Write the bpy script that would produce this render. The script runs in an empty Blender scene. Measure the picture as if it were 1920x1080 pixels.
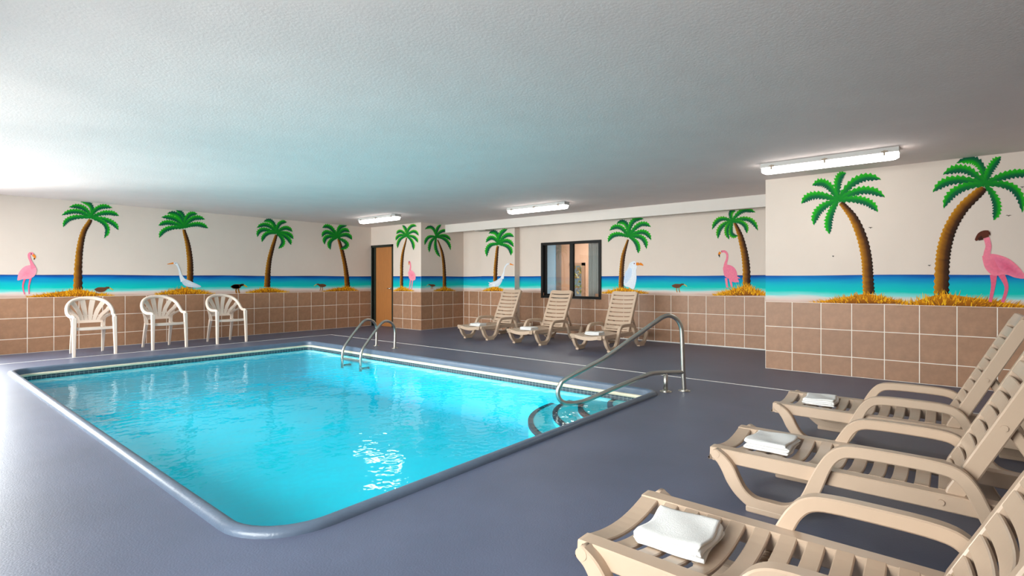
import bpy, math, random
from mathutils import Vector, Matrix

random.seed(7)
S = bpy.context.scene
COL = S.collection
PI = math.pi

# ------------------------------------------------------------------ camera
H, HOR, F_PX = 1.2, 523.5, 986.8
YAW = math.radians(39.69)
cam_d = bpy.data.cameras.new('camera')
cam_d.sensor_fit = 'HORIZONTAL'
cam_d.sensor_width = 36.0
cam_d.lens = F_PX / 1920 * 36.0
cam_d.shift_y = -(540 - HOR) / 1920
cam_d.clip_start = 0.05
cam = bpy.data.objects.new('camera', cam_d)
COL.objects.link(cam)
cam.location = (0, 0, H)
cam.rotation_euler = (PI / 2, 0, YAW - PI / 2)
S.camera = cam

# ------------------------------------------------------------------ world, daylight, exposure
W = bpy.data.worlds.new('world')
S.world = W
W.use_nodes = True
W.node_tree.nodes['Background'].inputs[0].default_value = (0.80, 0.90, 1.0, 1)
W.node_tree.nodes['Background'].inputs[1].default_value = 1.0
S.view_settings.view_transform = 'Standard'
S.view_settings.look = 'None'
S.view_settings.gamma = 1.0
S.view_settings.use_curve_mapping = False
S.view_settings.exposure = -1.64

X_ENTRY = -0.6
DAY_WINDOWS = [(0.6, 3.6), (4.0, 7.0), (7.4, 11.1)]      # glazed doors in the wall left of the camera (y from, y to)
DAY_POWER = (2500.0, 2700.0, 3700.0)
END_POWER = 2000.0
for (a, b), p in zip(DAY_WINDOWS, DAY_POWER):
    L = bpy.data.lights.new('daylight', 'AREA')
    L.shape = 'RECTANGLE'
    L.size = b - a
    L.size_y = 2.4
    L.energy = p
    L.color = (1.0, 0.985, 0.96)
    o = bpy.data.objects.new('daylight', L)
    COL.objects.link(o)
    o.location = (X_ENTRY - 0.95, (a + b) / 2, 1.75)
    o.rotation_euler = (PI / 2 + math.radians(-36), 0, -PI / 2)     # light from the sky comes in slanting down
END_DOOR = (-0.5, 1.05)                                  # glazed door at the left end of the mural wall (x from, x to)
L = bpy.data.lights.new('daylight', 'AREA'); L.shape = 'RECTANGLE'; L.size = END_DOOR[1] - END_DOOR[0]; L.size_y = 2.2
L.energy = END_POWER; L.color = (1.0, 0.985, 0.96)
o = bpy.data.objects.new('daylight', L); COL.objects.link(o)
o.location = (sum(END_DOOR) / 2, 11.53 + 0.75, 1.25); o.rotation_euler = (PI / 2 - .55, 0, PI)
TUBE_STRENGTH = 36.0

# ------------------------------------------------------------------ plan of the room (metres)
YA, XD, YR, XW, XB, YB = 11.53, 8.17, 9.565, 9.58, 7.66, 1.905
ZC, ZT, Y_REAR = 2.54, 0.90, -2.6
XPIL, PIL0, PIL1 = 9.40, 7.72, 8.77
PX0, PX1, PY0, PY1 = 1.115, 5.21, 2.385, 9.31       # pool opening
ZWATER = -0.108

fwd = Vector((math.cos(YAW), math.sin(YAW)))
rgt = Vector((math.sin(YAW), -math.cos(YAW)))
def ray(u): return fwd + (u - 960) / F_PX * rgt
def on_x(u, v, X):
    r = ray(u); t = X / r.x
    return Vector((X, t * r.y, H - (v - HOR) * t / F_PX))
def on_y(u, v, Y):
    r = ray(u); t = Y / r.y
    return Vector((t * r.x, Y, H - (v - HOR) * t / F_PX))
def on_plane(u, v, p0, d):
    r = ray(u); n = Vector((-d[1], d[0])); t = n.dot(Vector(p0)) / n.dot(r)
    return Vector((t * r.x, t * r.y, H - (v - HOR) * t / F_PX))

# ------------------------------------------------------------------ mesh helpers
class MB:
    def __init__(s): s.v = []; s.f = []; s.sm = []; s.c = []; s.mi = []; s.cur = 0
    def add(s, verts, faces, smooth=False, col=None):
        n = len(s.v)
        for i, p in enumerate(verts):
            s.v.append(tuple(p)); s.c.append(col if (col is None or not isinstance(col, list)) else col[i])
        for f in faces:
            s.f.append([i + n for i in f]); s.sm.append(smooth); s.mi.append(s.cur)
        return s
    def box(s, a, b):
        x0, y0, z0 = a; x1, y1, z1 = b
        V = [(x0,y0,z0),(x1,y0,z0),(x1,y1,z0),(x0,y1,z0),(x0,y0,z1),(x1,y0,z1),(x1,y1,z1),(x0,y1,z1)]
        return s.add(V, [(0,3,2,1),(4,5,6,7),(0,1,5,4),(1,2,6,5),(2,3,7,6),(3,0,4,7)])
    def cbox(s, a, b, c):
        # box with chamfered vertical rims on all edges: profile loops stacked in z
        x0, y0, z0 = a; x1, y1, z1 = b
        def ring(d, z):
            xa, ya, xb, yb = x0+d, y0+d, x1-d, y1-d
            return [(xa+c,ya,z),(xb-c,ya,z),(xb,ya+c,z),(xb,yb-c,z),(xb-c,yb,z),(xa+c,yb,z),(xa,yb-c,z),(xa,ya+c,z)]
        R = [ring(c*.6, z0), ring(0, z0+c), ring(0, z1-c), ring(c*.6, z1)]
        return s.loft(R, closed=True, caps=True)
    def loft(s, rings, closed=True, caps=False, smooth=False, col=None):
        n = len(rings[0]); V = [p for r in rings for p in r]; Fc = []
        for k in range(len(rings)-1):
            for i in range(n if closed else n-1):
                j = (i+1) % n
                Fc.append((k*n+i, k*n+j, (k+1)*n+j, (k+1)*n+i))
        s.add(V, Fc, smooth, col)
        if caps:
            m = len(s.v) - len(V)
            s.f.append([m+i for i in range(n)][::-1]); s.sm.append(False); s.mi.append(s.cur)
            s.f.append([m+(len(rings)-1)*n+i for i in range(n)]); s.sm.append(False); s.mi.append(s.cur)
        return s
    def tube(s, pts, r, n=12, caps=True, flat=1.0):
        pts = [Vector(p) for p in pts]; m = len(pts); rings = []
        rr = r if isinstance(r, (list, tuple)) else [r]*m
        up = None
        for i, p in enumerate(pts):
            t = (pts[min(i+1,m-1)] - pts[max(i-1,0)]).normalized()
            if up is None:
                up = Vector((0,0,1)) if abs(t.z) < .9 else Vector((0,1,0))
            up = (up - t*up.dot(t)).normalized()
            bi = t.cross(up)
            rings.append([p + (math.cos(a)*up*flat + math.sin(a)*bi)*rr[i] for a in [2*PI*k/n for k in range(n)]])
        return s.loft(rings, True, caps, True)
    def sweep(s, pts, bi, ha, hb, c=0.006, caps=True):
        # chamfered rectangle section swept along a planar path; bi = constant binormal, hb half size along it, ha in plane
        pts = [Vector(p) for p in pts]; bi = Vector(bi); m = len(pts); rings = []
        for i, p in enumerate(pts):
            t = (pts[min(i+1,m-1)] - pts[max(i-1,0)]).normalized()
            nn = bi.cross(t).normalized()
            a = ha[i] if isinstance(ha, (list, tuple)) else ha
            b = hb[i] if isinstance(hb, (list, tuple)) else hb
            q = [(a-c,b),(a,b-c),(a,-b+c),(a-c,-b),(-a+c,-b),(-a,-b+c),(-a,b-c),(-a+c,b)]
            rings.append([p + nn*x + bi*y for x, y in q])
        # each side of the section gets its own smooth strip so the long edges stay crisp
        for e_ in range(8):
            s.loft([[r[e_], r[(e_+1) % 8]] for r in rings], False, False, True)
        if caps:
            for r, rev in ((rings[0], True), (rings[-1], False)):
                s.add(r, [list(range(8))[::-1] if rev else list(range(8))])
        return s
    def cyl(s, a, b, r, n=14, r2=None):
        return s.tube([a, b], [r, r if r2 is None else r2], n)
    def mesh(s, name, mats):
        me = bpy.data.meshes.new(name)
        me.from_pydata(s.v, [], s.f)
        me.polygons.foreach_set('use_smooth', s.sm)
        for mt in (mats if isinstance(mats, (list, tuple)) else [mats]): me.materials.append(mt)
        if any(s.mi): me.polygons.foreach_set('material_index', s.mi)
        if s.c and s.c[0] is not None:
            at = me.color_attributes.new('paint', 'FLOAT_COLOR', 'POINT')
            flat = []
            for c in s.c: flat += [c[0], c[1], c[2], 1.0]
            at.data.foreach_set('color', flat)
        me.update()
        return me
    def build(s, name, mats, parent=None, **kw):
        return link(name, s.mesh(name, mats), parent, **kw)

def link(name, me, parent=None, loc=None, label=None, cat=None, group=None, kind=None):
    o = bpy.data.objects.new(name, me); COL.objects.link(o)
    if parent: o.parent = parent
    if loc is not None: o.location = loc
    if label: o['label'] = label
    if cat: o['category'] = cat
    if group: o['group'] = group
    if kind: o['kind'] = kind
    return o
def thing(name, label, cat, loc=(0,0,0), rz=0.0, group=None):
    o = link(name, None, None, loc, label, cat, group)
    o.rotation_euler = (0, 0, rz); o.empty_display_size = .1
    return o
def copy_tree(o, parent=None):
    c = o.copy(); COL.objects.link(c); c.parent = parent
    for ch in list(o.children): copy_tree(ch, c)
    return c
def spline(pts, n=6):
    P = [Vector(p) for p in pts]; out = []
    for i in range(len(P)-1):
        a = P[max(i-1,0)]; b = P[i]; c = P[i+1]; d = P[min(i+2,len(P)-1)]
        for k in range(n):
            t = k/n
            out.append(.5*((2*b)+(c-a)*t+(2*a-5*b+4*c-d)*t*t+(3*b-a-3*c+d)*t*t*t))
    out.append(P[-1]); return out

# ------------------------------------------------------------------ materials
def srgb(r, g, b):
    f = lambda c: (c/255/12.92 if c/255 <= .04045 else ((c/255+.055)/1.055)**2.4)
    return (f(r), f(g), f(b), 1.0)
class NT:
    def __init__(s, name):
        s.m = bpy.data.materials.new(name); s.m.use_nodes = True; s.t = s.m.node_tree
        s.b = s.t.nodes['Principled BSDF']; s.out = s.t.nodes['Material Output']
    def n(s, typ, **kw):
        nd = s.t.nodes.new(typ)
        for k, v in kw.items():
            if k in nd.inputs: nd.inputs[k].default_value = v
            else: setattr(nd, k, v)
        return nd
    def l(s, a, b): s.t.links.new(a, b)
    def coords(s, kind='Object'): return s.n('ShaderNodeTexCoord').outputs[kind]
def mat(name, col, rough=.5, metal=0.0, spec=.5, var=0.0, vscale=3.0, bump=0.0, bscale=60.0, bdist=.01, objvar=0.0, coat=0.0, stretch=None):
    k = NT(name); b = k.b
    b.inputs['Base Color'].default_value = col
    b.inputs['Roughness'].default_value = rough
    b.inputs['Metallic'].default_value = metal
    b.inputs['Specular IOR Level'].default_value = spec
    if coat: b.inputs['Coat Weight'].default_value = coat; b.inputs['Coat Roughness'].default_value = .15
    co = k.coords()
    if stretch:
        mp = k.n('ShaderNodeMapping'); mp.inputs['Scale'].default_value = stretch; k.l(co, mp.inputs[0]); co = mp.outputs[0]
    last = None
    if var:
        nz = k.n('ShaderNodeTexNoise', Scale=vscale, Detail=6.0, Roughness=.6); k.l(co, nz.inputs['Vector'])
        mr = k.n('ShaderNodeMapRange'); mr.inputs['From Min'].default_value=.3; mr.inputs['From Max'].default_value=.7
        mr.inputs['To Min'].default_value = 1-var; mr.inputs['To Max'].default_value = 1+var
        k.l(nz.outputs['Fac'], mr.inputs['Value']); last = mr.outputs[0]
    if objvar:
        oi = k.n('ShaderNodeObjectInfo'); m2 = k.n('ShaderNodeMapRange')
        m2.inputs['To Min'].default_value = 1-objvar; m2.inputs['To Max'].default_value = 1+objvar
        k.l(oi.outputs['Random'], m2.inputs['Value'])
        if last is None: last = m2.outputs[0]
        else:
            mm = k.n('ShaderNodeMath', operation='MULTIPLY'); k.l(last, mm.inputs[0]); k.l(m2.outputs[0], mm.inputs[1]); last = mm.outputs[0]
    if last is not None:
        vm = k.n('ShaderNodeVectorMath', operation='SCALE'); vm.inputs[0].default_value = col[:3]
        k.l(last, vm.inputs['Scale']); k.l(vm.outputs[0], b.inputs['Base Color'])
    if bump:
        bn = k.n('ShaderNodeTexNoise', Scale=bscale, Detail=4.0); k.l(co, bn.inputs['Vector'])
        bp = k.n('ShaderNodeBump', Strength=bump, Distance=bdist); k.l(bn.outputs['Fac'], bp.inputs['Height']); k.l(bp.outputs[0], b.inputs['Normal'])
    return k.m

M = {}
M['wall'] = mat('wall_paint', (.69, .585, .51, 1), .75, var=.03, vscale=1.2, bump=.12, bscale=90, bdist=.004)
M['beam'] = mat('beam_paint', (.68, .62, .57, 1), .75, var=.02, vscale=1.0, bump=.1, bscale=80, bdist=.004)
M['ceiling'] = mat('ceiling_stucco', (.79, .675, .64, 1), .85, var=.03, vscale=2.0, bump=.30, bscale=60, bdist=.006)
M['floor'] = mat('deck_paint', (.092, .106, .168, 1), .43, spec=.6, var=.12, vscale=1.4, bump=.35, bscale=110, bdist=.003)
M['coping'] = mat('coping_paint', (.090, .122, .175, 1), .35, spec=.5, var=.12, vscale=5, bump=.35, bscale=70, bdist=.004)
M['grout'] = mat('grout', (.86, .78, .69, 1), .8)
M['tile'] = mat('wall_tile', (.34, .178, .100, 1), .48, var=.16, vscale=9, bump=.06, bscale=30, bdist=.003, objvar=.07)
M['white_line'] = mat('joint_sealant', (.78, .76, .72, 1), .6, var=.1, vscale=14)
M['gold'] = mat('bullnose_trim', (.66, .60, .45, 1), .35, var=.12, vscale=9)
M['basin'] = mat('pool_plaster', (.05, .71, .82, 1), .6, var=.03, vscale=2)
M['nosing'] = mat('step_nosing_tile', (.004, .018, .045, 1), .5, spec=.2)
M['steel'] = mat('brushed_steel', (.55, .52, .47, 1), .33, metal=1.0)
M['tan'] = mat('tan_resin', (.515, .380, .278, 1), .30, spec=.5, var=.025, vscale=5)
M['tan_dark'] = mat('tan_resin_rib', (.50, .35, .24, 1), .5)
M['cream'] = mat('cream_resin', (.76, .635, .545, 1), .33, spec=.5, var=.02, vscale=6)
M['towel'] = mat('terry_cloth', (.84, .835, .82, 1), .95, spec=.1, var=.02, vscale=20, bump=.5, bscale=260, bdist=.003)
M['wood'] = mat('door_veneer', (.43, .165, .045, 1), .45, var=.12, vscale=6, stretch=(14, 14, .8))
M['frame_dark'] = mat('dark_green_frame', (.012, .018, .012, 1), .45)
M['black'] = mat('black_metal', (.007, .0065, .006, 1), .55, spec=.25)
M['chrome'] = mat('satin_chrome', (.75, .75, .74, 1), .2, metal=1.0)
M['fixture'] = mat('fixture_housing', (.62, .61, .59, 1), .5)
M['latch'] = mat('latch_metal', (.25, .20, .15, 1), .4, metal=.7)
M['peach'] = mat('peach_wall', (.56, .36, .25, 1), .7)
M['grey_column'] = mat('grey_column', (.20, .18, .17, 1), .7)
M['grey_curtain'] = mat('grey_curtain', (.62, .62, .60, 1), .8)
M['blue_panel'] = mat('blue_panel', (.36, .62, .86, 1), .6)
M['lobby_floor'] = mat('lobby_floor', (.32, .2, .13, 1), .6)
M['leaf'] = mat('leaf_green', (.22, .34, .06, 1), .6, objvar=.2)
M['leaf_y'] = mat('leaf_yellow', (.62, .48, .14, 1), .6)
M['white_frame'] = mat('white_door_frame', (.7, .7, .68, 1), .5)
M['tile_dark'] = None

k = NT('mural_paint')
at = k.n('ShaderNodeAttribute', attribute_name='paint')
nz = k.n('ShaderNodeTexNoise', Scale=40.0, Detail=4.0); k.l(k.coords(), nz.inputs['Vector'])
mr = k.n('ShaderNodeMapRange'); mr.inputs['To Min'].default_value=.82; mr.inputs['To Max'].default_value=1.18
k.l(nz.outputs['Fac'], mr.inputs['Value'])
vm = k.n('ShaderNodeVectorMath', operation='SCALE'); k.l(at.outputs['Color'], vm.inputs[0]); k.l(mr.outputs[0], vm.inputs['Scale'])
k.l(vm.outputs[0], k.b.inputs['Base Color']); k.b.inputs['Roughness'].default_value = .7
k.b.inputs['Specular IOR Level'].default_value = .2
M['mural'] = k.m

# painted sea: bands of colour by height on the wall
k = NT('mural_sea')
co = k.coords(); sp = k.n('ShaderNodeSeparateXYZ'); k.l(co, sp.inputs[0])
mp = k.n('ShaderNodeMapping'); mp.inputs['Scale'].default_value = (1.1, 1.1, 9); k.l(co, mp.inputs[0])
nz = k.n('ShaderNodeTexNoise', Scale=1.6, Detail=5.0); k.l(mp.outputs[0], nz.inputs['Vector'])
ma = k.n('ShaderNodeMath', operation='MULTIPLY_ADD'); k.l(nz.outputs['Fac'], ma.inputs[0]); ma.inputs[1].default_value = .09
k.l(sp.outputs['Z'], ma.inputs[2])
mr = k.n('ShaderNodeMapRange'); mr.inputs['From Min'].default_value = ZT+.045; mr.inputs['From Max'].default_value = 1.27+.045
k.l(ma.outputs[0], mr.inputs['Value'])
cr = k.n('ShaderNodeValToRGB'); k.l(mr.outputs[0], cr.inputs[0])
e = cr.color_ramp.elements
stops = [(0.0, (190,160,145)), (.10, (214,190,180)), (.20, (205,205,200)), (.27, (120,208,205)), (.40, (0,190,180)), (.62, (0,170,185)), (.80, (0,130,185)), (.93, (0,82,160)), (1.0, (8,52,120))]
e[0].position, e[0].color = stops[0][0], srgb(*stops[0][1])
e[1].position, e[1].color = 1.0, srgb(*stops[-1][1])
for p, c in stops[1:-1]:
    q = e.new(p); q.color = srgb(*c)
k.l(cr.outputs[0], k.b.inputs['Base Color']); k.b.inputs['Roughness'].default_value = .7; k.b.inputs['Specular IOR Level'].default_value = .2
M['sea'] = k.m

# small dark waterline mosaic
k = NT('waterline_mosaic')
bt = k.n('ShaderNodeTexBrick'); bt.offset = 0; bt.inputs['Scale'].default_value = 1.0
bt.inputs['Color1'].default_value = (.015,.03,.05,1); bt.inputs['Color2'].default_value = (.03,.05,.07,1); bt.inputs['Mortar'].default_value = (.25,.3,.3,1)
bt.inputs['Brick Width'].default_value = .05; bt.inputs['Row Height'].default_value = .05; bt.inputs['Mortar Size'].default_value = .002
cc = k.n('ShaderNodeSeparateXYZ'); k.l(k.coords(), cc.inputs[0])
ad = k.n('ShaderNodeMath', operation='ADD'); k.l(cc.outputs['X'], ad.inputs[0]); k.l(cc.outputs['Y'], ad.inputs[1])
cb = k.n('ShaderNodeCombineXYZ'); k.l(ad.outputs[0], cb.inputs[0]); k.l(cc.outputs['Z'], cb.inputs[1]); k.l(cb.outputs[0], bt.inputs['Vector'])
k.l(bt.outputs['Color'], k.b.inputs['Base Color']); k.b.inputs['Roughness'].default_value = .25
M['tile_dark'] = k.m

# window glass: clear with mirror-like sheen
def glass(name, tint, ior=1.5):
    k = NT(name)
    tr = k.n('ShaderNodeBsdfTransparent'); tr.inputs[0].default_value = tint
    gl = k.n('ShaderNodeBsdfGlossy', Roughness=.01)
    fr = k.n('ShaderNodeFresnel', IOR=ior); mx = k.n('ShaderNodeMixShader')
    k.l(fr.outputs[0], mx.inputs[0]); k.l(tr.outputs[0], mx.inputs[1]); k.l(gl.outputs[0], mx.inputs[2])
    k.l(mx.outputs[0], k.out.inputs['Surface']); return k
M['glass'] = glass('window_glass', (.86, .88, .88, 1)).m
k = glass('pool_water', (1, 1, 1, 1), 1.33)
gl = [n for n in k.t.nodes if n.type == 'BSDF_GLOSSY'][0]; fr = [n for n in k.t.nodes if n.type == 'FRESNEL'][0]
co = k.coords()
n1 = k.n('ShaderNodeTexNoise', Scale=2.2, Detail=3.0, Roughness=.55); k.l(co, n1.inputs['Vector'])
n2 = k.n('ShaderNodeTexNoise', Scale=9.0, Detail=2.0); k.l(co, n2.inputs['Vector'])
a2 = k.n('ShaderNodeMath', operation='MULTIPLY_ADD'); k.l(n2.outputs['Fac'], a2.inputs[0]); a2.inputs[1].default_value = .16; k.l(n1.outputs['Fac'], a2.inputs[2])
bp = k.n('ShaderNodeBump', Strength=.55, Distance=.028); k.l(a2.outputs[0], bp.inputs['Height'])
k.l(bp.outputs[0], gl.inputs['Normal'])
ge = k.n('ShaderNodeNewGeometry'); dt = k.n('ShaderNodeVectorMath', operation='DOT_PRODUCT')
k.l(bp.outputs[0], dt.inputs[0]); k.l(ge.outputs['Incoming'], dt.inputs[1])
ab = k.n('ShaderNodeMath', operation='ABSOLUTE'); k.l(dt.outputs['Value'], ab.inputs[0])
om = k.n('ShaderNodeMath', operation='SUBTRACT', use_clamp=True); om.inputs[0].default_value = 1.0; k.l(ab.outputs[0], om.inputs[1])
pw = k.n('ShaderNodeMath', operation='POWER'); k.l(om.outputs[0], pw.inputs[0]); pw.inputs[1].default_value = 5.0
fa = k.n('ShaderNodeMath', operation='MULTIPLY_ADD'); k.l(pw.outputs[0], fa.inputs[0]); fa.inputs[1].default_value = .98; fa.inputs[2].default_value = .02
mx = [n for n in k.t.nodes if n.type == 'MIX_SHADER'][0]; k.l(fa.outputs[0], mx.inputs[0]); k.t.nodes.remove(fr)
gl.inputs['Roughness'].default_value = .03
va = k.n('ShaderNodeVolumeAbsorption'); va.inputs['Color'].default_value = (.0, .92, .985, 1); va.inputs['Density'].default_value = .8
k.l(va.outputs[0], k.out.inputs['Volume'])
M['water'] = k.m

k = NT('fluorescent_diffuser')
em = k.n('ShaderNodeEmission', Strength=TUBE_STRENGTH); em.inputs[0].default_value = (1.0, .97, .92, 1)
k.l(em.outputs[0], k.out.inputs['Surface']); M['tube'] = k.m

# ------------------------------------------------------------------ room shell
def wall(name, boxes, label, m='wall'):
    b = MB()
    for a, c in boxes: b.box(a, c)
    return b.build(name, M[m], label=label, kind='structure')
T = .2
ceil_ = MB().box((X_ENTRY-T, Y_REAR-T, ZC), (XW+T, YA+T, ZC+.2)).build('ceiling', M['ceiling'], label='flat stippled white-grey ceiling over the pool room', kind='structure')
w_left = wall('wall_left', [((X_ENTRY-T, YA, 0), (END_DOOR[0], YA+T, ZC)), ((END_DOOR[1], YA, 0), (XD+T, YA+T, ZC)), ((END_DOOR[0], YA, 2.2), (END_DOOR[1], YA+T, ZC))], 'long beige wall with beach mural behind the white chairs')
DY0, DY1, DZ = 10.66, 11.47, 2.06          # door opening
w_door = wall('wall_door', [((XD, YR-.0, 0), (XD+T, DY0, ZC)), ((XD, DY1, 0), (XD+T, YA, ZC)), ((XD, DY0, DZ), (XD+T, DY1, ZC))],
              'short beige wall with the wooden door and a painted palm')
w_ret = wall('wall_pier', [((XD+T, YR, 0), (XW+T, YR+T, ZC))], 'shaded short wall with a palm, between the door wall and the window wall')
WY0, WY1, WZ0, WZ1 = 5.54, 7.08, .78, 2.018
w_win = wall('wall_back', [((XW, YB, 0), (XW+T, WY0, ZC)), ((XW, WY1, 0), (XW+T, YR, ZC)), ((XW, WY0, 0), (XW+T, WY1, WZ0)), ((XW, WY0, WZ1), (XW+T, WY1, ZC))],
             'beige mural wall with the black window behind the far loungers')
w_pil = wall('wall_pilaster', [((XPIL, PIL0, 0), (XW, PIL1, ZC))], 'shallow beige pilaster with palm and white egret, left of the window')
w_right = wall('wall_right', [((XB, Y_REAR, 0), (XB+T, YB, ZC)), ((XB+T, YB-T, 0), (XW+T, YB, ZC))], 'beige mural wall on the right with two large painted palms')
wall('wall_rear', [((X_ENTRY-T, Y_REAR-T, 0), (XB+T, Y_REAR, ZC))], 'plain beige wall at the near end of the pool room')
bx = []
ys = [Y_REAR] + [q for w in DAY_WINDOWS for q in w] + [YA]
for i in range(0, len(ys), 2): bx.append(((X_ENTRY-T, ys[i], 0), (X_ENTRY, ys[i+1], ZC)))
for a, b in DAY_WINDOWS: bx.append(((X_ENTRY-T, a, 2.2), (X_ENTRY, b, ZC)))
wall('wall_entry', bx, 'beige wall with glazed doors along the near side of the pool')
for i, (a, b) in enumerate(DAY_WINDOWS):
    fr_ = MB()
    for y in (a, (a+b)/2-.03, b-.06): fr_.box((X_ENTRY-.14, y, .0), (X_ENTRY-.06, y+.06, 2.2))
    fr_.box((X_ENTRY-.14, a, .0), (X_ENTRY-.06, b, .06)); fr_.box((X_ENTRY-.14, a, 2.14), (X_ENTRY-.06, b, 2.2))
    d = fr_.build('window_%d' % (i+2), M['black'], kind='structure', label='black framed sliding glass door letting daylight in, number %s from the near end' % ['one', 'two', 'three'][i])
    MB().box((X_ENTRY-.105, a+.06, .06), (X_ENTRY-.099, b-.06, 2.14)).build('pane', M['glass'], d)
a, b = END_DOOR; fr_ = MB()
for x in (a, b-.06): fr_.box((x, YA+.06, 0), (x+.06, YA+.14, 2.2))
fr_.box((a, YA+.06, 0), (b, YA+.14, .06)).box((a, YA+.06, 2.14), (b, YA+.14, 2.2))
d = fr_.build('window_5', M['black'], kind='structure', label='black framed glass door at the left end of the mural wall')
MB().box((a+.06, YA+.098, .06), (b-.06, YA+.104, 2.14)).build('pane', M['glass'], d)
MB().loft([[(8.94, y, 2.345), (8.94, y, ZC), (XW, y, ZC), (XW, y, 2.41)] for y in (YB, YR)], True, True).build('trim_1', M['beam'], kind='structure', label='pale dropped beam along the top of the window wall')
v_ = MB().box((9.0, 8.28, 2.336), (9.22, 8.62, 2.352)).build('trim_2', mat('vent_grey', (.42,.38,.34,1), .6), kind='structure', label='small grey cover plate under the dropped beam')
MB().box((XW-.012, YB, 0), (XW, PIL0, .018)).build('baseboard_back', M['white_line'], kind='structure', label='thin white sealant line at the foot of the window wall')

# floor with the pool opening cut out
def rrect(off, nseg=10, rad=(.30, .12, .12, .20)):
    # loop around the pool opening grown by off; corners: near-left, near-right, far-right, far-left
    cs = [(PX0, PY0, 1, 1, rad[0], PI), (PX1, PY0, -1, 1, rad[1], 1.5*PI), (PX1, PY1, -1, -1, rad[2], 0), (PX0, PY1, 1, -1, rad[3], .5*PI)]
    out = []
    for (cx, cy, sx, sy, r, a0) in cs:
        for i in range(nseg+1):
            a = a0 + (PI/2)*i/nseg; rr = max(r+off, .012)
            out.append((cx + sx*(rr-off) + rr*math.cos(a), cy + sy*(rr-off) + rr*math.sin(a)))
    return out
NS = 10
inner = rrect(.074, NS); fl = MB()
ox = [(X_ENTRY-T, Y_REAR-T), (XW+T, Y_REAR-T), (XW+T, YA+T), (X_ENTRY-T, YA+T)]
V = [(x, y, 0) for x, y in inner] + [(x, y, 0) for x, y in ox]; Fc = []
n_in = len(inner)
for c in range(4):
    for i in range(NS):
        a = c*(NS+1)+i; Fc.append((a+1, a, n_in+c))
    a = c*(NS+1)+NS; b = (a+1) % n_in; Fc.append((b, a, n_in+c, n_in+(c+1) % 4))
fl.add(V, Fc)
floor = fl.build('floor', M['floor'], kind='structure', label='slate grey painted concrete pool deck')
MB().box((X_ENTRY-.5, 10.281, 0), (6.277, 10.299, .0025)).build('trim_3', M['white_line'], kind='structure', label='thin white joint line in the deck in front of the white chairs')
MB().box((6.258, Y_REAR, 0), (6.276, 10.281, .0025)).build('trim_4', M['white_line'], kind='structure', label='thin white joint line in the deck between pool and loungers')

# pool
def ringz(off, z): return [(x, y, z) for x, y in rrect(off, NS)]
ZB = -.62
CV = .30
basin = MB().loft([ringz(-.004, -.13)] + [ringz(-.004-CV*(1-math.cos(a)), ZB+CV*(1-math.sin(a))) for a in [PI/2*q/8 for q in range(9)]], True, False, True)
basin.f.append([len(basin.v)-n_in+i for i in range(n_in)]); basin.sm.append(False); basin.mi.append(0)
basin = basin.build('pool_basin', M['basin'], kind='structure', label='rectangular pool basin with turquoise walls and rounded corners')
prof = [(.075, -.012), (.075, .0), (.073, .014), (.066, .026), (.052, .034), (.034, .037), (.016, .034), (.005, .025), (.0, .008), (.0, -.046)]
MB().loft([ringz(o, z) for o, z in prof], True, False, True).build('coping', M['coping'], basin, label='raised blue-grey painted pool edge')
prof = [(.002, -.040), (-.010, -.042), (-.015, -.049), (-.015, -.071), (-.010, -.078), (.002, -.080)]
MB().loft([ringz(o, z) for o, z in prof], True, False, True).build('trim_strip', M['gold'], basin, label='cream bullnose strip under the pool edge')
MB().loft([ringz(-.002, -.076), ringz(-.002, -.15)], True, False).build('waterline_tile', M['tile_dark'], basin, label='dark mosaic band at the waterline')
# corner steps: quarter rounds about the near right corner
SC = (PX1, PY0)
steps = [(.48, -.13), (.79, -.17), (1.06, -.228), (1.32, -.30)]
for i, (r, z) in enumerate(steps):
    st = MB(); N = 24
    arc = [(SC[0]-r*math.cos(a), SC[1]+r*math.sin(a)) for a in [PI/2*q/N for q in range(N+1)]]
    st.loft([[(x, y, z) for x, y in arc], [(x, y, ZB+.001) for x, y in arc]][::-1], False, False, True)
    st.add([(SC[0], SC[1], z)] + [(x, y, z) for x, y in arc], [(0, q+2, q+1) for q in range(N)])
    so = st.build('step', M['basin'], basin)
    no = MB(); ri, ro = r-.05, r+.004
    rg = lambda rr, zz: [(SC[0]-rr*math.cos(a), SC[1]+rr*math.sin(a), zz) for a in [PI/2*q/N for q in range(N+1)]]
    no.loft([rg(ro, z-.03), rg(ro, z+.004), rg(ri, z+.004)], False, False, False).build('nosing', M['nosing'], so, label='dark tiled step edge')
wt = MB()
wl = ringz(-.001, ZWATER); wb = ringz(-.001, ZB-.05)
wt.loft([wb, wl], True, True)
wt.build('pool_water', M['water'], label='clear turquoise water filling the swimming pool', cat='water', kind='stuff')

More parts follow.
